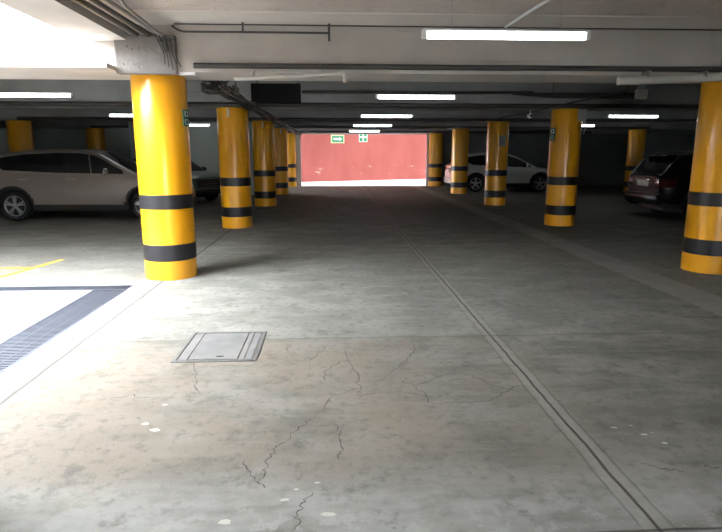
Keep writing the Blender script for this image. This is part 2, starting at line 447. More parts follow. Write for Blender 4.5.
# floor hatch
t = thing('floor_hatch', 'square grey inspection cover set in the concrete aisle floor', 'manhole cover', (-.94, 4.56, 0))
bm = bmesh.new()
box(bm, -.33, .33, -.37, -.335, 0, .006); box(bm, -.33, .33, .335, .37, 0, .006)
box(bm, -.33, -.30, -.335, .335, 0, .006); box(bm, .30, .33, -.335, .335, 0, .006)
obj('frame', bm, M['hatch_frame'], t, 0)
bm = bmesh.new()
box(bm, -.205, .175, -.325, .325, .0, .007)
obj('lid', bm, M['hatch'], t, 0)
for a, b in ((-.285, -.22), (.19, .225), (.235, .29)):
    obj('side_plate', B(a, b, -.33, .33, 0, .0055), M['hatch'], t, 0)
bm = bmesh.new()
bmesh.ops.create_circle(bm, cap_ends=True, segments=16, radius=.035)
for v_ in bm.verts: v_.co.y *= .45; v_.co.y -= .265; v_.co.x += .03; v_.co.z = .0078
obj('lift_hole', bm, M['trench'], t, 0)

# ------------------------------------------------------------------ columns
def make_column(label):
    t = thing('parking_column', label, 'column', (0, 0, 0), 0, 'yellow columns with two black bands')
    bm = bmesh.new()
    lathe(bm, [(.33, 0), (.33, .02), (.329, 1.2), (.33, SOF-.02), (.325, SOF)], 64)
    obj('shaft', bm, M['yellow'], t, 40)
    for z0, z1 in ((.245, .455), (.905, 1.085)):
        bm = bmesh.new()
        lathe(bm, [(.33, z0), (.3335, z0+.004), (.3335, z1-.004), (.33, z1)], 64)
        obj('black_band', bm, M['black'], t, 40)
    return t
COLS = [  # x, y, label
    (-2.15, RY[0], 'nearest yellow column, sunlit, rising beside the drain grates'),
    (-2.11, RY[1], 'second yellow column behind the sunlit one, before the cable tangle'),
    (RX[1], RY[2], 'third yellow column from the sunlit one towards the red wall'),
    (RX[1], RY[3], 'fourth yellow column from the sunlit one, partly hidden by the third'),
    (RX[1], RY[4], 'half-hidden yellow column against the exit, opposite the pinkish-lit white car'),
    (5.23, RY[0], 'nearest orange-yellow column on the black SUV side, cut by the picture edge'),
    (5.16, RY[1], 'orange-yellow column with a white junction box at its top, beside white car nose'),
    (5.12, RY[2], 'yellow column with a paper notice, standing before the middle of the white car'),
    (5.10, RY[3], 'yellow column standing before the tail of the white car'),
    (5.05, RY[4], 'yellow column at the exit corner behind the tail of the white car'),
    (-9.22, RY[2], 'dim yellow column behind the rear end of the silver SUV'),
    (-9.07, RY[3], 'dim yellow column behind the front doors of the silver SUV'),
    (RX[3], RY[3], 'dim yellow column in the dark behind the black SUV'),
]
proto = None
colobj = []
for x, y, lab in COLS:
    o = make_column(lab) if proto is None else copy_tree(proto)
    proto = proto or o
    o.location = (x, y, 0); o['label'] = lab; colobj.append(o)
# columns just out of frame that carry the near beams
for x, y, lab in ((RX[1], 2.35, 'yellow column beside the light well, close to the camera'), (RX[2], 2.35, 'yellow column close to the camera on the shaded side')):
    o = copy_tree(proto); o.location = (x, y, 0); o['label'] = lab

struct('ceiling_eave', B(WX0, -2.485, 6.66, 6.995, SOF+.001, SOF+.05), M['beam'])
# mortar collar over the nearest column
bm = bmesh.new(); box(bm, -2.49, -1.79, 6.93, 7.03, 2.50, 2.93, .02)
struct('column_collar', bm, M['plaster'])

# cable ends hanging over the column tops
def drop(col, x, y, z0, z1):
    o = obj('white_cable_end', T([(x, y, z0), (x+.01, y-.005, (z0+z1)/2), (x, y, z1)], .02, 8), M['white'], col)
for i, dx in ((1, -.04), (2, .02), (3, .1)):
    a = dx; drop(colobj[i], a, -math.sqrt(.332**2-a*a)-.022, 2.5, 2.33)

# things fixed on columns
def plate(name, lab, cat, cx, cy, ang, z0, z1, w, mats, build):
    """small plate against the curved face of a column; ang = outward direction"""
    t = thing(name, lab, cat, (cx + .334*math.cos(ang), cy + .334*math.sin(ang), (z0+z1)/2), ang + PI/2)
    h = z1-z0
    obj('panel', B(-w/2, w/2, -.012, .004, -h/2, h/2), mats[0], t, 0)
    build(t, w, h); return t
def emblem(t, w, h):
    bm = bmesh.new(); box(bm, -w*.32, w*.32, -.015, -.0115, h*.08, h*.40); box(bm, -w*.32, w*.32, -.015, -.0115, -h*.4, -h*.08)
    obj('emblem', bm, M['sign_white'], t, 0)
    obj('figure', B(-w*.16, w*.16, -.017, -.0145, -h*.34, -h*.14), M['sign_dark'], t, 0)
    obj('figure', B(-w*.16, w*.16, -.017, -.0145, h*.14, h*.34), M['sign_dark'], t, 0)
plate('column_sign', 'narrow dark green sign on the side of the sunlit column', 'sign', -2.15, RY[0], math.radians(-14), 1.93, 2.13, .13, [M['sign_dark']], emblem)
plate('column_sign', 'small dark green sign on the edge of the column with the junction box', 'sign', 5.16, RY[1], math.radians(-163), 1.86, 2.14, .15, [M['sign_dark']], emblem)
def printed(t, w, h):
    bm = bmesh.new()
    for k in range(5): box(bm, -w*.36, w*.3, -.0128, -.0118, h*(.32-.15*k)-.008, h*(.32-.15*k)+.008)
    obj('printed_lines', bm, M['dpipe'], t, 0)
plate('paper_notice', 'grey paper notice taped to the yellow column before the white car', 'notice', 5.12, RY[2], math.radians(-80), 1.80, 2.12, .22, [M['paper']], printed)

# ------------------------------------------------------------------ lamps
def make_lamp():
    t = thing('batten_lamp', '', 'ceiling lamp', (0, 0, 0), 0, 'fluorescent batten lamps')
    bm = bmesh.new(); box(bm, -.68, .68, -.03, .03, .03, .046, .004)
    obj('housing', bm, M['white'], t, 30)
    bm = bmesh.new(); lathe(bm, [(.02, -.655), (.029, -.645), (.029, .645), (.02, .655)], 20, 'X')
    obj('lit_tube', bm, M['tube'], t)
    for s in (-1, 1):
        bm = bmesh.new(); box(bm, s*.67-.02, s*.67+.02, -.026, .026, -.028, .04, .006)
        obj('end_cap', bm, M['white'], t, 30)
        obj('hanger_rod', T([(s*.45, 0, .04), (s*.45, 0, .552)], .0025, 6), M['gpipe'], t)
    return t
LAMPS = [
    (1.42, 4.75, 'nearest and largest lit batten lamp, hanging before the pale concrete beam'),
    (1.44, 9.85, 'second lit batten lamp along the aisle from the pale beam'),
    (1.42, 14.95, 'third lit batten lamp along the aisle'),
    (1.42, 20.0, 'fourth lit batten lamp along the aisle, above the red wall'),
    (1.42, 25.1, 'farthest lit batten lamp along the aisle, touching the exit lintel'),
    (-4.95, 9.85, 'lit batten lamp between the open sky and the silver SUV'),
    (-4.95, 14.95, 'lit batten lamp over the roof of the silver SUV'),
    (-4.85, 20.0, 'lit batten lamp over the dark green car'),
    (7.85, 14.7, 'lit batten lamp over the tail of the black SUV'),
    (8.5, 19.7, 'lit batten lamp half behind the column with the junction box'),
]
lp = None
for x, y, lab in LAMPS:
    o = make_lamp() if lp is None else copy_tree(lp)
    lp = lp or o; o.location = (x, y, 2.53); o['label'] = lab

# ------------------------------------------------------------------ pipes and cables
def run(name, lab, cat, pts, r, m, rad=.06, group=None, n=12):
    return tag(obj(name, T(bend(pts, 5, rad) if len(pts) > 2 else pts, r, n), m), lab, cat, group)
run('ceiling_pipe', 'thin dark pipe along the top edge of the pale concrete beam', 'pipe', [(-1.79, 6.93, 3.06), (4.75, 6.93, 3.06)], .02, M['dpipe'])
run('ceiling_pipe', 'dark pipe along the bottom edge of the pale concrete beam', 'pipe', [(-1.6, 6.955, 2.60), (5.3, 6.955, 2.60)], .032, M['dpipe'])
t = thing('sprinkler_pipe', 'thin black pipe with an elbow and hanger on the pale beam', 'pipe', (-1.0, 6.84, 2.95))
obj('pipe_run', T(bend([(-.8, .1, .08), (-.8, 0, .06), (-.70, 0, .0), (.98, 0, .0)], 4, .05), .012), M['dpipe'], t)
obj('pipe_stub', T([(.98, 0, -.09), (.98, 0, .1)], .013), M['dpipe'], t)
obj('hanger', T([(0, 0, 0), (0, 0, .125)], .011), M['dpipe'], t)
t = thing('drain_pipe', 'slim pale pipe sloping under the beam to an elbow', 'pipe', (0, 6.86, 2.5))
for x_ in (-.9, -.1): obj('hanger', T([(x_, 0, -.03), (x_, .07, .05), (x_, .135, .05)], .008, 6), M['gpipe'], t)
obj('pipe_run', T([(-1.12, 0, -.06), (.13, 0, .012)], .02), M['ppipe'], t)
obj('elbow', T(bend([(.10, 0, .01), (.16, 0, .01), (.16, 0, -.09)], 6, .05), .026), M['ppipe'], t)
t = thing('drain_pipe', 'thick pale pipe sloping up to the nearest orange-yellow column', 'pipe', (4.9, 6.88, 2.475))
obj('pipe_run', T(bend([(-1.45, 0, -.025), (-.15, 0, .03), (1.5, 0, .035)], 5, .2), .05, 14), M['ppipe'], t)
for x_ in (-1.1, -.4, .5): obj('pipe_strap', B(x_-.012, x_+.012, -.058, .115, .02, .092), M['gpipe'], t, 0)
run('ceiling_conduit', 'shiny straight conduit on the rough ceiling above the nearest lamp', 'conduit', [(2.13, 5.2, 3.055), (2.05, 6.9, 3.055)], .018, M['white'])
# conduits hung under the slab beside the light well, running into the first beam
for k, (x, lab) in enumerate(((-2.27, 'dark ceiling conduit closest to the open sky'), (-2.16, 'second dark ceiling conduit from the open sky'), (-2.05, 'third ceiling conduit from the open sky, next to the thin bent one'))):
    run('ceiling_conduit', lab, 'conduit', [(x, 2.72, 2.95+.012*k), (x, 5.9, 2.95+.012*k), (x+.02*(k+1), 6.5, 2.945), (x+.04*(k+1), 6.985, 2.93)], .031-.002*k, M['dconduit'] if k != 2 else M['gpipe'], .25)
run('ceiling_conduit', 'thin conduit bending down from the ceiling beside the three thick conduits', 'conduit', [(-1.90, 5.3, 3.07), (-1.93, 5.75, 2.95), (-1.92, 6.985, 2.91)], .016, M['gpipe'], .12)
# tangle over the nearest column
t = thing('junction_box', 'grey junction box with loose wires above the sunlit column', 'junction box', (-1.93, 6.90, 2.80))
obj('box', B(-.05, .05, -.03, .03, -.06, .05, bev=.006), M['plaster'], t, 30)
for k in range(5):
    r_ = random.Random(k)
    obj('wire', T(bend([(-.03+.015*k, -.0, .04), (-.08+.06*k, -.05, .16-.02*k), (.0+.04*k, -.06, -.02-.04*(k % 2)), (.03+.03*k, -.04, -.10), (.02+.045*k, -.02, -.2-.03*(k % 3))], 5, .07), .005, 6), M['cable'], t)
bm = bmesh.new(); box(bm, -1.78, -1.60, 6.985, 7.04, 2.50, 2.532, .004)
tag(obj('bracket_plate', bm, M['white'], smooth=0), 'short pale bracket under the beam beside the sunlit column', 'bracket')
# cable tray and the bundle of cables along the row
t = thing('cable_tray', 'dark cable tray bracket full of cables beside the second yellow column', 'cable tray', (-1.57, 8.25, 2.47))
bm = bmesh.new()
box(bm, -.24, .22, -.02, .02, -.03, 0); box(bm, -.24, .22, .36, .4, -.03, 0); box(bm, -.24, -.21, -.02, .4, -.03, .06); box(bm, .19, .22, -.02, .4, -.03, .06)
obj('bracket', bm, M['dconduit'], t, 0)
for s in (-.225, .205): obj('hanger_rod', T([(s, .19, .05), (s, .19, .607)], .008, 6), M['dpipe'], t)
for k in range(7):
    r_ = random.Random(40+k)
    pts = [(r_.uniform(-.22, .18), r_.uniform(-.15, .35), r_.uniform(.0, .2)) for _ in range(6)]
    obj('loose_cable', T(bend(pts, 4, .08), .008, 6), M['cable'], t)
names = ('topmost', 'second', 'third', 'fourth', 'fifth', 'lowest')
for k in range(6):
    r_ = random.Random(90+k); pts = []
    x = -1.70 + .065*k; z = 2.50 - .018*(k % 3)
    yy = 7.85
    while yy < 27.3:
        pts.append((x + r_.uniform(-.02, .02), yy, z - .012 + r_.uniform(-.02, .006) if int(yy*2) % 5 else z)); yy += .6
    tag(obj('ceiling_cable', T(pts, .014 if k % 2 else .02, 7), M['cable'] if k != 4 else M['rcable']), 'cable in the bundle hung over the column row leading to the red wall', 'cable', 'cables over the sunlit column row')
# cable along the other row with its small camera
pts = []
r_ = random.Random(5); yy = 8.6
while yy < 27.3:
    pts.append((4.42 + r_.uniform(-.02, .02), yy, 2.50 + r_.uniform(-.012, .012))); yy += .8
tag(obj('ceiling_cable', T(pts, .014, 7), M['cable']), 'single black cable running past the tops of the orange-yellow columns', 'cable')
t = thing('security_camera', 'small pale camera hanging from the cable between two orange-yellow columns', 'camera', (4.42, 12.7, 2.5))
obj('mount', T([(0, 0, .04), (0, 0, -.05)], .016, 8), M['white'], t)
bm = bmesh.new(); lathe(bm, [(.0, -.09), (.04, -.085), (.048, -.02), (.048, .07), (.03, .08)], 16, 'Y', (0, 0, -.09)); obj('body', bm, M['white'], t)
bm = bmesh.new(); lathe(bm, [(.0, -.097), (.026, -.093), (.028, -.085)], 16, 'Y', (0, 0, -.09)); obj('lens', bm, M['glass'], t)
t = thing('junction_box', 'white junction box on top of an orange-yellow column beside the white car', 'junction box', (5.36, 12.165, 2.40))
obj('box', B(-.09, .09, -.05, .05, -.13, .12, bev=.008), M['paper'], t, 30)
obj('cable_tail', T(bend([(.07, -.03, -.12), (.1, -.02, -.25), (.07, 0, -.4)], 4, .05), .01, 6), M['white'], t)
t = thing('junction_box', 'pale box hanging from the dark pipe above the black SUV', 'junction box', (5.72, 10.5, 2.66))
obj('box', B(-.10, .10, -.05, .05, -.08, .09, bev=.008), M['ppipe'], t, 30)
for s in (-.07, .07): obj('hanger', T([(s, 0, .08), (s, 0, .42)], .008, 6), M['gpipe'], t)
# dark pipes hung below the farther beams
for i, y in enumerate(RY[1:]):
    run('ceiling_pipe', ('dark pipe under the second beam from the camera', 'dark pipe under the third beam from the camera', 'dark pipe under the fourth beam from the camera', 'dark pipe under the exit beam')[i], 'pipe', [(-9.0, y-.47, 2.57), (12.5, y-.47, 2.57)], .045, M['dpipe'])
t = thing('ceiling_pipe', 'thick dark pipe, tapering, before the second beam on the black SUV side', 'pipe', (0, 11.9, 0))
obj('pipe_run', T([(3.75, 0, 2.80), (4.6, 0, 2.775), (6.6, 0, 2.77)], [.02, .055, .07], 12), M['dpipe'], t)
for s in (4.6, 6.2): obj('hanger', T([(s, 0, 2.77), (s, 0, 3.075)], .008, 6), M['dpipe'], t)
run('ceiling_pipe', 'dark pipe high on the second beam above the second lamp', 'pipe', [(-.6, 11.95, 2.82), (4.2, 11.95, 2.83)], .03, M['dpipe'])
t = thing('ventilation_box', 'black sheet metal box hung under the ceiling beside the cable bundle', 'ventilation duct', (-.96, 10.5, 2.62))
bm = bmesh.new(); box(bm, -.40, .40, -.3, .3, -.13, .14, .012); obj('duct', bm, M['sheet'], t, 30)
bm = bmesh.new(); box(bm, -.43, .43, -.32, -.3, -.15, .16); obj('flange', bm, M['sheet'], t, 0)
for s in (-.36, .36): obj('hanger_rod', T([(s, 0, .13), (s, 0, .46)], .008, 6), M['dpipe'], t)

# ------------------------------------------------------------------ signs on the red wall
def wall_sign(name, lab, s_along, z, *_):
    p = P0 + dirw*s_along + nrm*.012
    return thing(name, lab, 'sign', (p.x, p.y, z), math.atan2(dirw.y, dirw.x))
def sect(x): return (x - P0.x)/dirw.x
t = wall_sign('exit_sign', 'oblong green and white arrow sign on the red wall', 2.28, 2.39, 0, 0)
obj('border', B(-.43, .43, -.012, .0, -.24, .24), M['sign_cream'], t, 0)
obj('panel', B(-.36, .36, -.018, -.012, -.17, .17), M['sign_green'], t, 0)
bm = bmesh.new()
pp = [(-.27, -.06), (.10, -.06), (.10, -.12), (.29, 0), (.10, .12), (.10, .06), (-.27, .06)]
a = [bm.verts.new((x, -.0185, z)) for x, z in pp]; b = [bm.verts.new((x, -.023, z)) for x, z in pp]
bm.faces.new(a); bm.faces.new(b[::-1])
for k in range(7): bm.faces.new((a[k], b[k], b[(k+1) % 7], a[(k+1) % 7]))
obj('arrow', bm, M['sign_white'], t, 0)
t = wall_sign('assembly_sign', 'square green sign with four white arrows on the red wall', 3.94, 2.52, 0, 0)
obj('border', B(-.29, .29, -.012, 0, -.29, .29), M['sign_white'], t, 0)
for sx in (-1, 1):
    for sz in (-1, 1):
        obj('green_quarter', B(min(sx*.05, sx*.24), max(sx*.05, sx*.24), -.018, -.012, min(sz*.05, sz*.24), max(sz*.05, sz*.24)), M['sign_green'], t, 0)

# ------------------------------------------------------------------ cars
def interp(tab, x):
    if x <= tab[0][0]: return tab[0][1]
    for (a, va), (b, vb) in zip(tab, tab[1:]):
        if x <= b:
            t = (x-a)/(b-a); return va + (vb-va)*t
    return tab[-1][1]
def smooth_tab(tab, x, s=.06):
    return sum(interp(tab, x+d*s)*w for d, w in ((-1, .25), (-.5, .25), (0, 0), (.5, .25), (1, .25)))

def make_car(name, label, paint, p):
    """x forward, origin on the ground midway between the axles"""
    root = thing(name, label, 'car')
    wb, W, Rw = p['wb']/2, p['W']/2, p['Rw']
    xr, xf = -wb-p['RO'], wb+p['FO']
    Ra = Rw + .055
    clad = p.get('clad', .40)
    PROF = [(.15, .90), (.3, .945), (.45, .975), (.62, .995), (.76, 1.0), (.9, .985), (1.02, .955), (1.15, .93)]
    def plan(x):                                    # rounded nose and tail in plan
        w = 1.0
        for e, L, k in ((xf-x, .75, .24), (x-xr, .55, .16)):
            e = max(e, 0)
            if e < L: w -= k*(1-e/L)**2.4
        return w
    def side(x, z): return W*plan(x)*interp(PROF, z)
    deck = p['deck']
    def zt(x): return smooth_tab(deck, x, .07)
    def zb(x):
        z = .24
        e = min(xf-x, x-xr)
        if e < .35: z += .10*(1-e/.35)**2
        for c in (-wb, wb):
            d = abs(x-c)
            if d < Ra: z = max(z, Rw + math.sqrt(Ra*Ra-d*d)*.98)
        return z
    # stations
    xsn = set()
    k = 0
    while xr + k*.06 < xf: xsn.add(round(xr+k*.06, 4)); k += 1
    for c in (-wb, wb):
        for a in range(0, 181, 10): xsn.add(round(c + Ra*math.cos(math.radians(a)), 4))
        xsn.add(c-Ra-.004); xsn.add(c+Ra+.004)
    for e in (.0, .02, .05): xsn.add(xr+e); xsn.add(xf-e)
    xsn = sorted(xsn)
    body, cl = bmesh.new(), bmesh.new()
    NZ = 12
    def section(x):
        a, b = zb(x), zt(x)
        e = min(xf-x, x-xr)
        sh = 0
        if e < .06: sh = .05*(1-e/.06)**2
        b -= sh*1.4; b = max(b, a+.05)
        pts = []
        for i in range(NZ+1):
            z = a + (b-a)*i/NZ
            y = side(x, z) - sh
            if i >= NZ-2: y -= (.0, .006, .03)[i-(NZ-2)]
            pts.append((y, z))
        yt = pts[-1][0]
        for f, dz in ((.94, .022), (.8, .036), (.5, .048), (0, .052)): pts.append((yt*f, b+dz))
        return pts
    secs = [section(x) for x in xsn]
    cache = {}
    def vert(bmx, i, j, s):
        key = (id(bmx), i, j, s if secs[i][j][0] > 1e-6 else 1)
        if key not in cache:
            y, z = secs[i][j]; cache[key] = bmx.verts.new((xsn[i], s*y, z))
        return cache[key]
    n = len(secs[0])
    for i in range(len(xsn)-1):
        xm = (xsn[i]+xsn[i+1])/2
        for j in range(n-1):
            zm = (secs[i][j][1]+secs[i+1][j][1]+secs[i][j+1][1]+secs[i+1][j+1][1])/4
            isc = zm < clad - .02
            for c in (-wb, wb):
                if math.hypot(xm-c, zm-Rw) < Ra+p.get('flare', .06) and j < NZ: isc = True
            bmx = cl if isc else body
            for s in (1, -1):
                q = [vert(bmx, i, j, s), vert(bmx, i+1, j, s), vert(bmx, i+1, j+1, s), vert(bmx, i, j+1, s)]
                q2 = []
                for w_ in q:
                    if w_ not in q2: q2.append(w_)
                if len(q2) > 2:
                    try: bmx.faces.new(q2)
                    except ValueError: pass
    for i in (0, len(xsn)-1):                        # close nose and tail
        ring = [body.verts.new((xsn[i], y, z)) for y, z in secs[i]] + [body.verts.new((xsn[i], -y, z)) for y, z in reversed(secs[i][:-1])]
        body.faces.new(ring)
    obj('body_shell', body, paint, root, 40)
    obj('lower_cladding', cl, M['plastic'], root, 40)
    ub = bmesh.new(); box(ub, xr+.25, xf-.25, -W*.62, W*.62, .2, .62)
    for c in (-wb, wb): box(ub, c-Ra-.02, c+Ra+.02, -W*.97+.24, W*.97-.24, .3, .78)
    obj('underbody', ub, M['plastic'], root, 0)
    # greenhouse
    roof = p['roof']; g0, g1 = roof[0][0], roof[-1][0]
    def zr(x): return smooth_tab(roof, x, .05)
    tum = p.get('tum', .30)
    def belt(x): return zt(x) - .01
    def gsec(x):
        b = belt(x); h = max(zr(x)-b, .004); Bw = W*plan(x)*.93
        c = min(.11, h*.5); R = Bw - tum*h
        pts = [(Bw, b-.03)]
        for t_ in (0, .25, .5, .75, 1): pts.append((Bw - tum*(h-c)*t_, b+(h-c)*t_))
        y1, z1 = pts[-1]
        for a in (25, 50, 75): 
            pts.append((y1 - .13*(1-math.cos(math.radians(a))), z1 + (c-.022*min(1, h/.3))*math.sin(math.radians(a))))
        yl = pts[-1][0]
        for f in (.75, .4, 0): pts.append((yl*f, b + h - .022*min(1, h/.3)*f*f))
        return pts
    gx = []; k = 0
    while g0 + k*.07 < g1: gx.append(g0+k*.07); k += 1
    gx.append(g1)
    gb = bmesh.new(); rows = []
    for x in gx:
        s_ = gsec(x); rows.append([gb.verts.new((x, y, z)) for y, z in s_] + [gb.verts.new((x, -y, z)) for y, z in reversed(s_[:-1])])
    for a, b in zip(rows, rows[1:]):
        for j in range(len(a)-1): gb.faces.new((a[j], b[j], b[j+1], a[j+1]))
    gb.faces.new(rows[0]); gb.faces.new(rows[-1])
    obj('roof_shell', gb, paint, root, 40)
    def gside(x, z):
        b = belt(x); return W*plan(x)*.93 - tum*(z-b)
    # patch on a side surface
    def side_patch(f, x0, x1, lo, hi, s, off=.006, nx=14, nz=6, th=.02, xfun=None):
        bm = bmesh.new(); g = []
        for i in range(nx+1):
            col = []
            for j in range(nz+1):
                t_ = j/nz
                xa, xb = (x0, x1)
                x = xa + (xb-xa)*i/nx
                z = lo(x) + max(hi(x)-lo(x), .002)*t_
                if xfun: x = xfun(x, z, i/nx)
                col.append((x, f(x, z), z))
            g.append(col)
        o_ = [[bm.verts.new((x, s*(y+off), z)) for x, y, z in c] for c in g]
        n_ = [[bm.verts.new((x, s*(y+off-th), z)) for x, y, z in c] for c in g]
        for i in range(nx):
            for j in range(nz):
                bm.faces.new((o_[i][j], o_[i+1][j], o_[i+1][j+1], o_[i][j+1]))
        rim = [(i, 0) for i in range(nx)] + [(nx, j) for j in range(nz)] + [(i, nz) for i in range(nx, 0, -1)] + [(0, j) for j in range(nz, 0, -1)]
        for k_ in range(len(rim)):
            (a, b), (c, d) = rim[k_], rim[(k_+1) % len(rim)]
            bm.faces.new((o_[a][b], o_[c][d], n_[c][d], n_[a][b]))
        return bm
    for s in (-1, 1):
        for (x0, x1, hx) in p['doors']:
            def keep(x, z, t_, x0=x0, x1=x1):       # the door edge follows the wheel arch
                lo_, hi_ = x0, x1
                for c in (-wb, wb):
                    dz = z-Rw; rr = Ra+.075
                    if abs(dz) < rr:
                        e = math.sqrt(rr*rr-dz*dz)
                        if c < (x0+x1)/2: lo_ = max(lo_, c+e)
                        else: hi_ = min(hi_, c-e)
                return lo_ + (hi_-lo_)*t_
            d = obj('door', side_patch(side, x0, x1, lambda x: clad+.015, lambda x: zt(x)-.055, s, .007, 14, 10, .02, keep), paint, root, 40)
            hz = p.get('hz', .93)
            hb = T(bend([(hx-.11, s*(side(hx-.1, hz)+.012), hz), (hx-.09, s*(side(hx, hz)+.04), hz), (hx+.09, s*(side(hx, hz)+.04), hz), (hx+.11, s*(side(hx+.1, hz)+.012), hz)], 3, .03), .016, 8)
            obj('handle', hb, M['alloy'], d)
        for (x0, x1, kick) in p['windows']:
            lo = lambda x, x0=x0, x1=x1, k_=kick: belt(x)+.035 + (k_*max(0, 1-(x-x0)/.35) if k_ else 0)
            hi = lambda x: zr(x)-.115
            obj('side_window', side_patch(gside, x0, x1, lo, hi, s), M['glass'], root, 40)
        if p.get('chrome_pillar'):
            xp = p['chrome_pillar']; zz0, zz1 = belt(xp)+.04, zr(xp)-.12
            obj('pillar_strip', T([(xp, s*(gside(xp, zz0)+.01), zz0), (xp-.07, s*(gside(xp-.07, zz1)+.01), zz1)], .012, 6), M['chrome'], root)
        xm_ = p['mirror']; zm_ = belt(xm_)+.09
        mb = bmesh.new(); bmesh.ops.create_uvsphere(mb, u_segments=16, v_segments=10, radius=1)
        for v_ in mb.verts:
            q_ = v_.co; v_.co = Vector((xm_ + q_.x*.075*(1 if q_.x > 0 else .5), s*(W*.93 + .14 + q_.y*.115), zm_+q_.z*.085))
        mo = obj('mirror', mb, p.get('mirror_mat', paint), root)
        obj('mirror_arm', T([(xm_, s*(W*.86), zm_-.07), (xm_, s*(W*.93+.08), zm_-.03)], .022, 8), M['plastic'], mo)
        obj('headlight', side_patch(side, xf-.62, xf-.04, lambda x: .70+.05*(xf-x), lambda x: min(zt(x)-.03, .84+.02*(xf-x)), s, .01), M['lens'], root, 40)
        obj('tail_light', side_patch(side, xr+.02, xr+.34, lambda x: p.get('tlz', (.82, 1.02))[0], lambda x: min(p.get('tlz', (.82, 1.02))[1], zt(x)-.01), s, .01), p.get('tail_mat', M['redlens']), root, 40)
    # windscreen and rear glass, lying on the roof shell
    def top_patch(x0, x1, m_in, off=.012, nx=10, ny=8):
        bm = bmesh.new(); o_, n_ = [], []
        for i in range(nx+1):
            x = x0+(x1-x0)*i/nx; b = belt(x); h = max(zr(x)-b, .004)
            R = W*plan(x)*.93 - tum*h*.8 - m_in
            c1, c2 = [], []
            for j in range(ny+1):
                f = -1+2*j/ny; z = b+h-.026*min(1, h/.3)*f*f
                c1.append(bm.verts.new((x, R*f, z+off))); c2.append(bm.verts.new((x, R*f, z+off-.03)))
            o_.append(c1); n_.append(c2)
        for i in range(nx):
            for j in range(ny): bm.faces.new((o_[i][j], o_[i+1][j], o_[i+1][j+1], o_[i][j+1]))
        for i in range(nx):
            for j in (0, ny): bm.faces.new((o_[i][j], o_[i+1][j], n_[i+1][j], n_[i][j]))
        for j in range(ny):
            for i in (0, nx): bm.faces.new((o_[i][j], o_[i][j+1], n_[i][j+1], n_[i][j]))
        return bm
    a, b = p['windscreen']; obj('windscreen', top_patch(a, b, .10), M['windscreen'], root, 40)
    a, b = p['rear_glass']; obj('rear_window', top_patch(a, b, .13, .016), M['windscreen'], root, 40)
    # wheels
    for cx in (-wb, wb):
        for s in (-1, 1):
            c = (cx, 0, Rw); yo = s*(W*.955)
            wm = bmesh.new(); w = .215
            pr = [(Rw*.66, 0), (Rw*.9, 0), (Rw*.975, .03), (Rw, .06), (Rw, w-.06), (Rw*.975, w-.03), (Rw*.9, w), (Rw*.66, w)]
            lathe(wm, [(r, yo - s*h) for r, h in pr], 40, 'Y', c, False)
            tyre = obj('wheel', wm, M['tyre'], root, 40)
            rm = bmesh.new()
            lathe(rm, [(Rw*.70, yo-s*.005), (Rw*.685, yo+s*.006), (Rw*.64, yo-s*.004), (Rw*.62, yo-s*.05), (Rw*.635, yo-s*.06)], 40, 'Y', c, False)
            for q in range(p.get('spokes', 5)):
                a = 2*PI*q/p.get('spokes', 5) + PI/2
                for da in p.get('split', (-.0,)):
                    ca, sa = math.cos(a), math.sin(a); tx, tz = -sa, ca
                    w0, w1 = (.04, .028) if len(p.get('split', (0,))) == 1 else (.024, .018)
                    vs = []
                    for (rr, ww, oo) in ((Rw*.12, w0, da*.25), (Rw*.65, w1, da)):
                        for sg in (-1, 1):
                            for d in (.0, -.035):
                                vs.append(rm.verts.new((c[0]+ca*rr+tx*(oo*rr+sg*ww), yo + s*(d - .002), c[2]+sa*rr+tz*(oo*rr+sg*ww))))
                    for f in ((0, 2, 6, 4), (1, 5, 7, 3), (0, 4, 5, 1), (2, 3, 7, 6), (4, 6, 7, 5), (0, 1, 3, 2)): rm.faces.new([vs[k_] for k_ in f])
            obj('rim', rm, p.get('rim_mat', M['alloy']), tyre, 30)
            hm = bmesh.new(); lathe(hm, [(.055, yo-s*.03), (.055, yo+s*.002), (.04, yo+s*.008)], 20, 'Y', c); obj('hub_cap', hm, p.get('rim_mat', M['alloy']), tyre)
            dm = bmesh.new(); lathe(dm, [(Rw*.67, yo-s*.06), (Rw*.67, yo-s*.19)], 30, 'Y', c); obj('brake_disc', dm, M['plastic'], tyre)
    # nose: grille bars and plate
    gm = bmesh.new()
    box(gm, xf-.03, xf+.012, -W*.5, W*.5, .52, .76, .012); obj('grille', gm, M['plastic'], root, 30)
    for z in (.56, .63, .70):
        obj('grille_bar', T([(xf-.02, -W*.5, z+.01), (xf+.02, -W*.25, z), (xf+.026, 0, z), (xf+.02, W*.25, z), (xf-.02, W*.5, z+.01)], .012, 8), M['chrome'], root)
    bm = bmesh.new(); box(bm, xf-.16, xf+.035, -W*.74, W*.74, .30, .47, .03); obj('front_bumper', bm, p.get('bumper', M['plastic']), root, 30)
    bm = bmesh.new(); box(bm, xr-.05, xr+.2, -W*.82, W*.82, .36, .60, .035); obj('rear_bumper', bm, p.get('bumper', paint), root, 30)
    bm = bmesh.new(); box(bm, xr-.018, xr+.01, -.26, .26, .78, .92, .006)
    pl = obj('number_plate', bm, M['plate'], root, 30)
    bm = bmesh.new(); box(bm, xr-.03, xr+.01, -.34, .34, .935, .965, .006); obj('plate_trim', bm, M['chrome'], root, 30)
    for s in (-1, 1):
        y0, y1 = sorted((s*W*.52, s*W*.80))
        bm = bmesh.new(); box(bm, xr-.012, xr+.06, y0, y1, p.get('tlz', (.82, 1.02))[0], p.get('tlz', (.82, 1.02))[1], .015); obj('tail_light', bm, p.get('tail_mat', M['redlens']), root, 30)
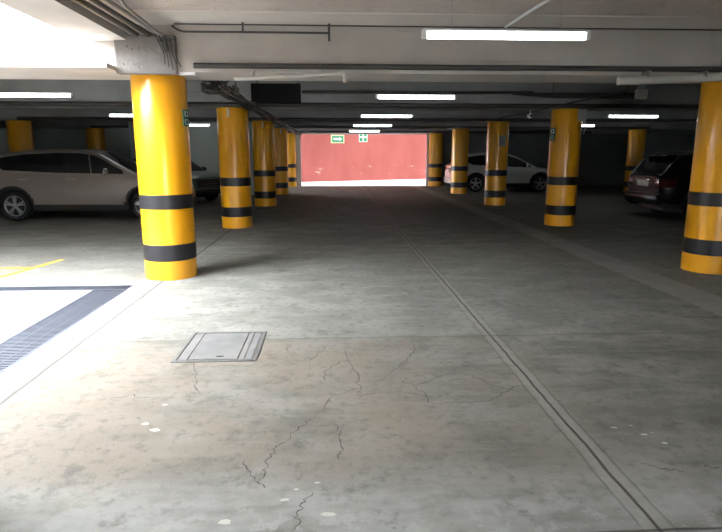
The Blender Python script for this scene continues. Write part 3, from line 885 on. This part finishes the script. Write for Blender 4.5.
    if p.get('rails'):
        for s in (-1, 1):
            xa, xb = p['rails']
            yR = W*.93 - tum*(zr(0)-belt(0)) - .06
            obj('roof_rail', T(bend([(xa, s*yR, zr(xa)-.02), (xa+.08, s*yR, zr(xa)+.045), (0, s*yR, zr(0)+.045), (xb-.08, s*yR, zr(xb)+.045), (xb, s*yR, zr(xb)-.02)], 4, .06), .016, 8), M['chrome'], root)
    if p.get('bumper_glint'):  # bright rod standing in for the highlight along the bumper top
        obj('bumper_glint', T(bend([(xr+.1, -W*.83, .615), (xr-.055, -W*.78, .615), (xr-.06, W*.78, .615), (xr+.1, W*.83, .615)], 4, .08), .014, 8), M['chrome'], root)
    if p.get('spoiler'):
        xs_, zs_ = p['spoiler']
        bm = bmesh.new(); box(bm, xs_-.14, xs_+.1, -W*.62, W*.62, zs_-.03, zs_+.012, .01); obj('roof_spoiler', bm, paint, root, 30)
    return root

SUV = dict(wb=2.70, W=1.82, RO=.93, FO=.92, Rw=.345, clad=.42,
    deck=[(-2.3, 1.14), (-1.6, 1.17), (-.6, 1.12), (.3, 1.10), (.95, 1.08), (1.5, 1.02), (1.95, .92), (2.2, .80), (2.3, .72)],
    roof=[(-2.24, 1.16), (-2.14, 1.36), (-1.9, 1.57), (-1.3, 1.67), (-.5, 1.715), (.15, 1.70), (.45, 1.64), (1.30, 1.08)],
    doors=[(-.93, -.02, -.72), (.0, .98, .18)], windows=[(-1.98, -.958, .26), (-.954, -.042, 0), (-.038, 1.0, 0)], chrome_pillar=.66,
    mirror=.80, mirror_mat=M['chrome'], windscreen=(.50, 1.22), rear_glass=(-2.18, -1.93), hz=.99, spokes=5, split=(-.16, .16))
crv = make_car('silver_car', 'silver SUV parked sideways behind the open sky bay', M['silver'], dict(SUV, wb=3.05, RO=.86, FO=.86, Rw=.36,
    deck=[(-2.4, 1.14), (-1.6, 1.17), (-.6, 1.12), (.3, 1.10), (1.1, 1.08), (1.6, 1.02), (2.05, .92), (2.28, .80), (2.38, .72)],
    roof=[(-2.32, 1.16), (-2.22, 1.36), (-1.98, 1.57), (-1.3, 1.68), (-.5, 1.72), (.1, 1.705), (.42, 1.645), (1.42, 1.08)],
    doors=[(-1.40, -.335, -1.22), (-.315, .97, -.14)], windows=[(-2.05, -1.362, .26), (-1.358, -.33, 0), (-.326, 1.05, 0)], chrome_pillar=.32,
    mirror=.70, windscreen=(.48, 1.34), rear_glass=(-2.26, -2.02)))
crv.location = (-6.05, 14.66, 0)

SED = dict(SUV, wb=2.6, W=1.78, RO=.9, FO=.9, Rw=.32, clad=.34, spokes=5, split=(0,), chrome_pillar=None, mirror_mat=None,
    deck=[(-2.2, .95), (-1.4, 1.0), (0, .97), (.9, .97), (1.4, .95), (1.9, .86), (2.1, .78), (2.25, .68)],
    roof=[(-2.0, .98), (-1.3, 1.36), (-.7, 1.50), (-.1, 1.52), (.3, 1.46), (1.15, .98)],
    doors=[(-.85, -.02, -.66), (.0, .92, .18)], windows=[(-1.2, -.9, 0), (-.85, -.05, 0), (.0, .85, 0)],
    mirror=.7, windscreen=(.34, 1.08), rear_glass=(-1.92, -1.34), hz=.86, rim_mat=M['alloy'])
SED['mirror_mat'] = M['plastic']
dk = make_car('dark_green_car', 'dark green car nose between the sunlit and second columns', M['greenpaint'], SED)
dk.location = (-5.62, 19.7, 0); dk.rotation_euler = (0, 0, math.radians(-40))

XO = dict(SUV, wb=2.70, W=1.84, RO=.98, FO=.9, Rw=.355, clad=.36, chrome_pillar=None, spokes=5, split=(0,),
    deck=[(-2.3, 1.08), (-1.5, 1.10), (0, 1.02), (.95, 1.0), (1.5, .97), (1.95, .90), (2.15, .80), (2.25, .72)],
    roof=[(-2.18, 1.10), (-2.0, 1.36), (-1.75, 1.55), (-1.1, 1.63), (-.5, 1.65), (.0, 1.60), (.35, 1.50), (1.3, 1.0)],
    doors=[(-.93, -.02, -.70), (.0, .98, .18)], windows=[(-1.85, -.965, .2), (-.955, -.045, 0), (-.035, .92, 0)],
    mirror=.72, mirror_mat=M['pearl'], windscreen=(.42, 1.22), rear_glass=(-2.12, -1.80), hz=.93, tlz=(.84, 1.02))
wc = make_car('white_car', 'greenish-white car parked behind two yellow columns', M['pearl'], XO)
wc.location = (7.28, 24.0, 0)

BK = dict(SUV, wb=2.75, W=1.86, RO=.98, FO=.9, Rw=.36, clad=.42, chrome_pillar=None, spokes=5, split=(0,), rails=(-1.75, .6), spoiler=(-2.0, 1.545),
    deck=[(-2.3, 1.06), (-1.6, 1.10), (0, 1.04), (.95, 1.02), (1.5, .98), (1.95, .90), (2.2, .80), (2.3, .72)],
    roof=[(-2.30, 1.07), (-2.16, 1.28), (-1.93, 1.55), (-1.5, 1.59), (-.6, 1.62), (.1, 1.58), (.45, 1.52), (1.3, 1.0)],
    mirror_mat=M['plastic'], rear_glass=(-2.24, -1.99), windscreen=(.52, 1.22), bumper=M['blackpaint'], tlz=(.78, .98), hz=.93, bumper_glint=True)
bk = make_car('black_car', 'black SUV with its tail towards the aisle, behind the nearest orange-yellow column', M['blackpaint'], BK)
bk.location = (7.92+2.355, 14.05, 0)

# ------------------------------------------------------------------ daylight
w = bpy.data.worlds.new('sky'); bpy.context.scene.world = w; w.use_nodes = True
bg = w.node_tree.nodes['Background']; bg.inputs['Color'].default_value = (.94, .97, 1.0, 1); bg.inputs['Strength'].default_value = SKY

# ------------------------------------------------------------------ camera
cam = bpy.data.cameras.new('camera'); co = bpy.data.objects.new('camera', cam); C.objects.link(co)
cam.sensor_fit = 'HORIZONTAL'; cam.sensor_width = 36; cam.lens = 560/722*36
from mathutils import Matrix
R = Matrix(((0.9987140657632021, 0.01002787027415598, -0.04969564029670222), (-0.050697286384327446, 0.19754459866996554, -0.9789820819042541), (0.0, 0.9802426094360962, 0.1977989551183551)))
co.matrix_world = Matrix.Translation((0, 0, 1.6)) @ R.to_4x4()
cam.clip_start = .05; cam.clip_end = 300
sc = bpy.context.scene; sc.camera = co
sc.view_settings.view_transform = 'Standard'; sc.view_settings.look = 'None'
sc.view_settings.gamma = 1; sc.view_settings.use_curve_mapping = False
sc.view_settings.exposure = 0.0
sc.cycles.use_denoising = True
sc.cycles.max_bounces = 12; sc.cycles.diffuse_bounces = 6
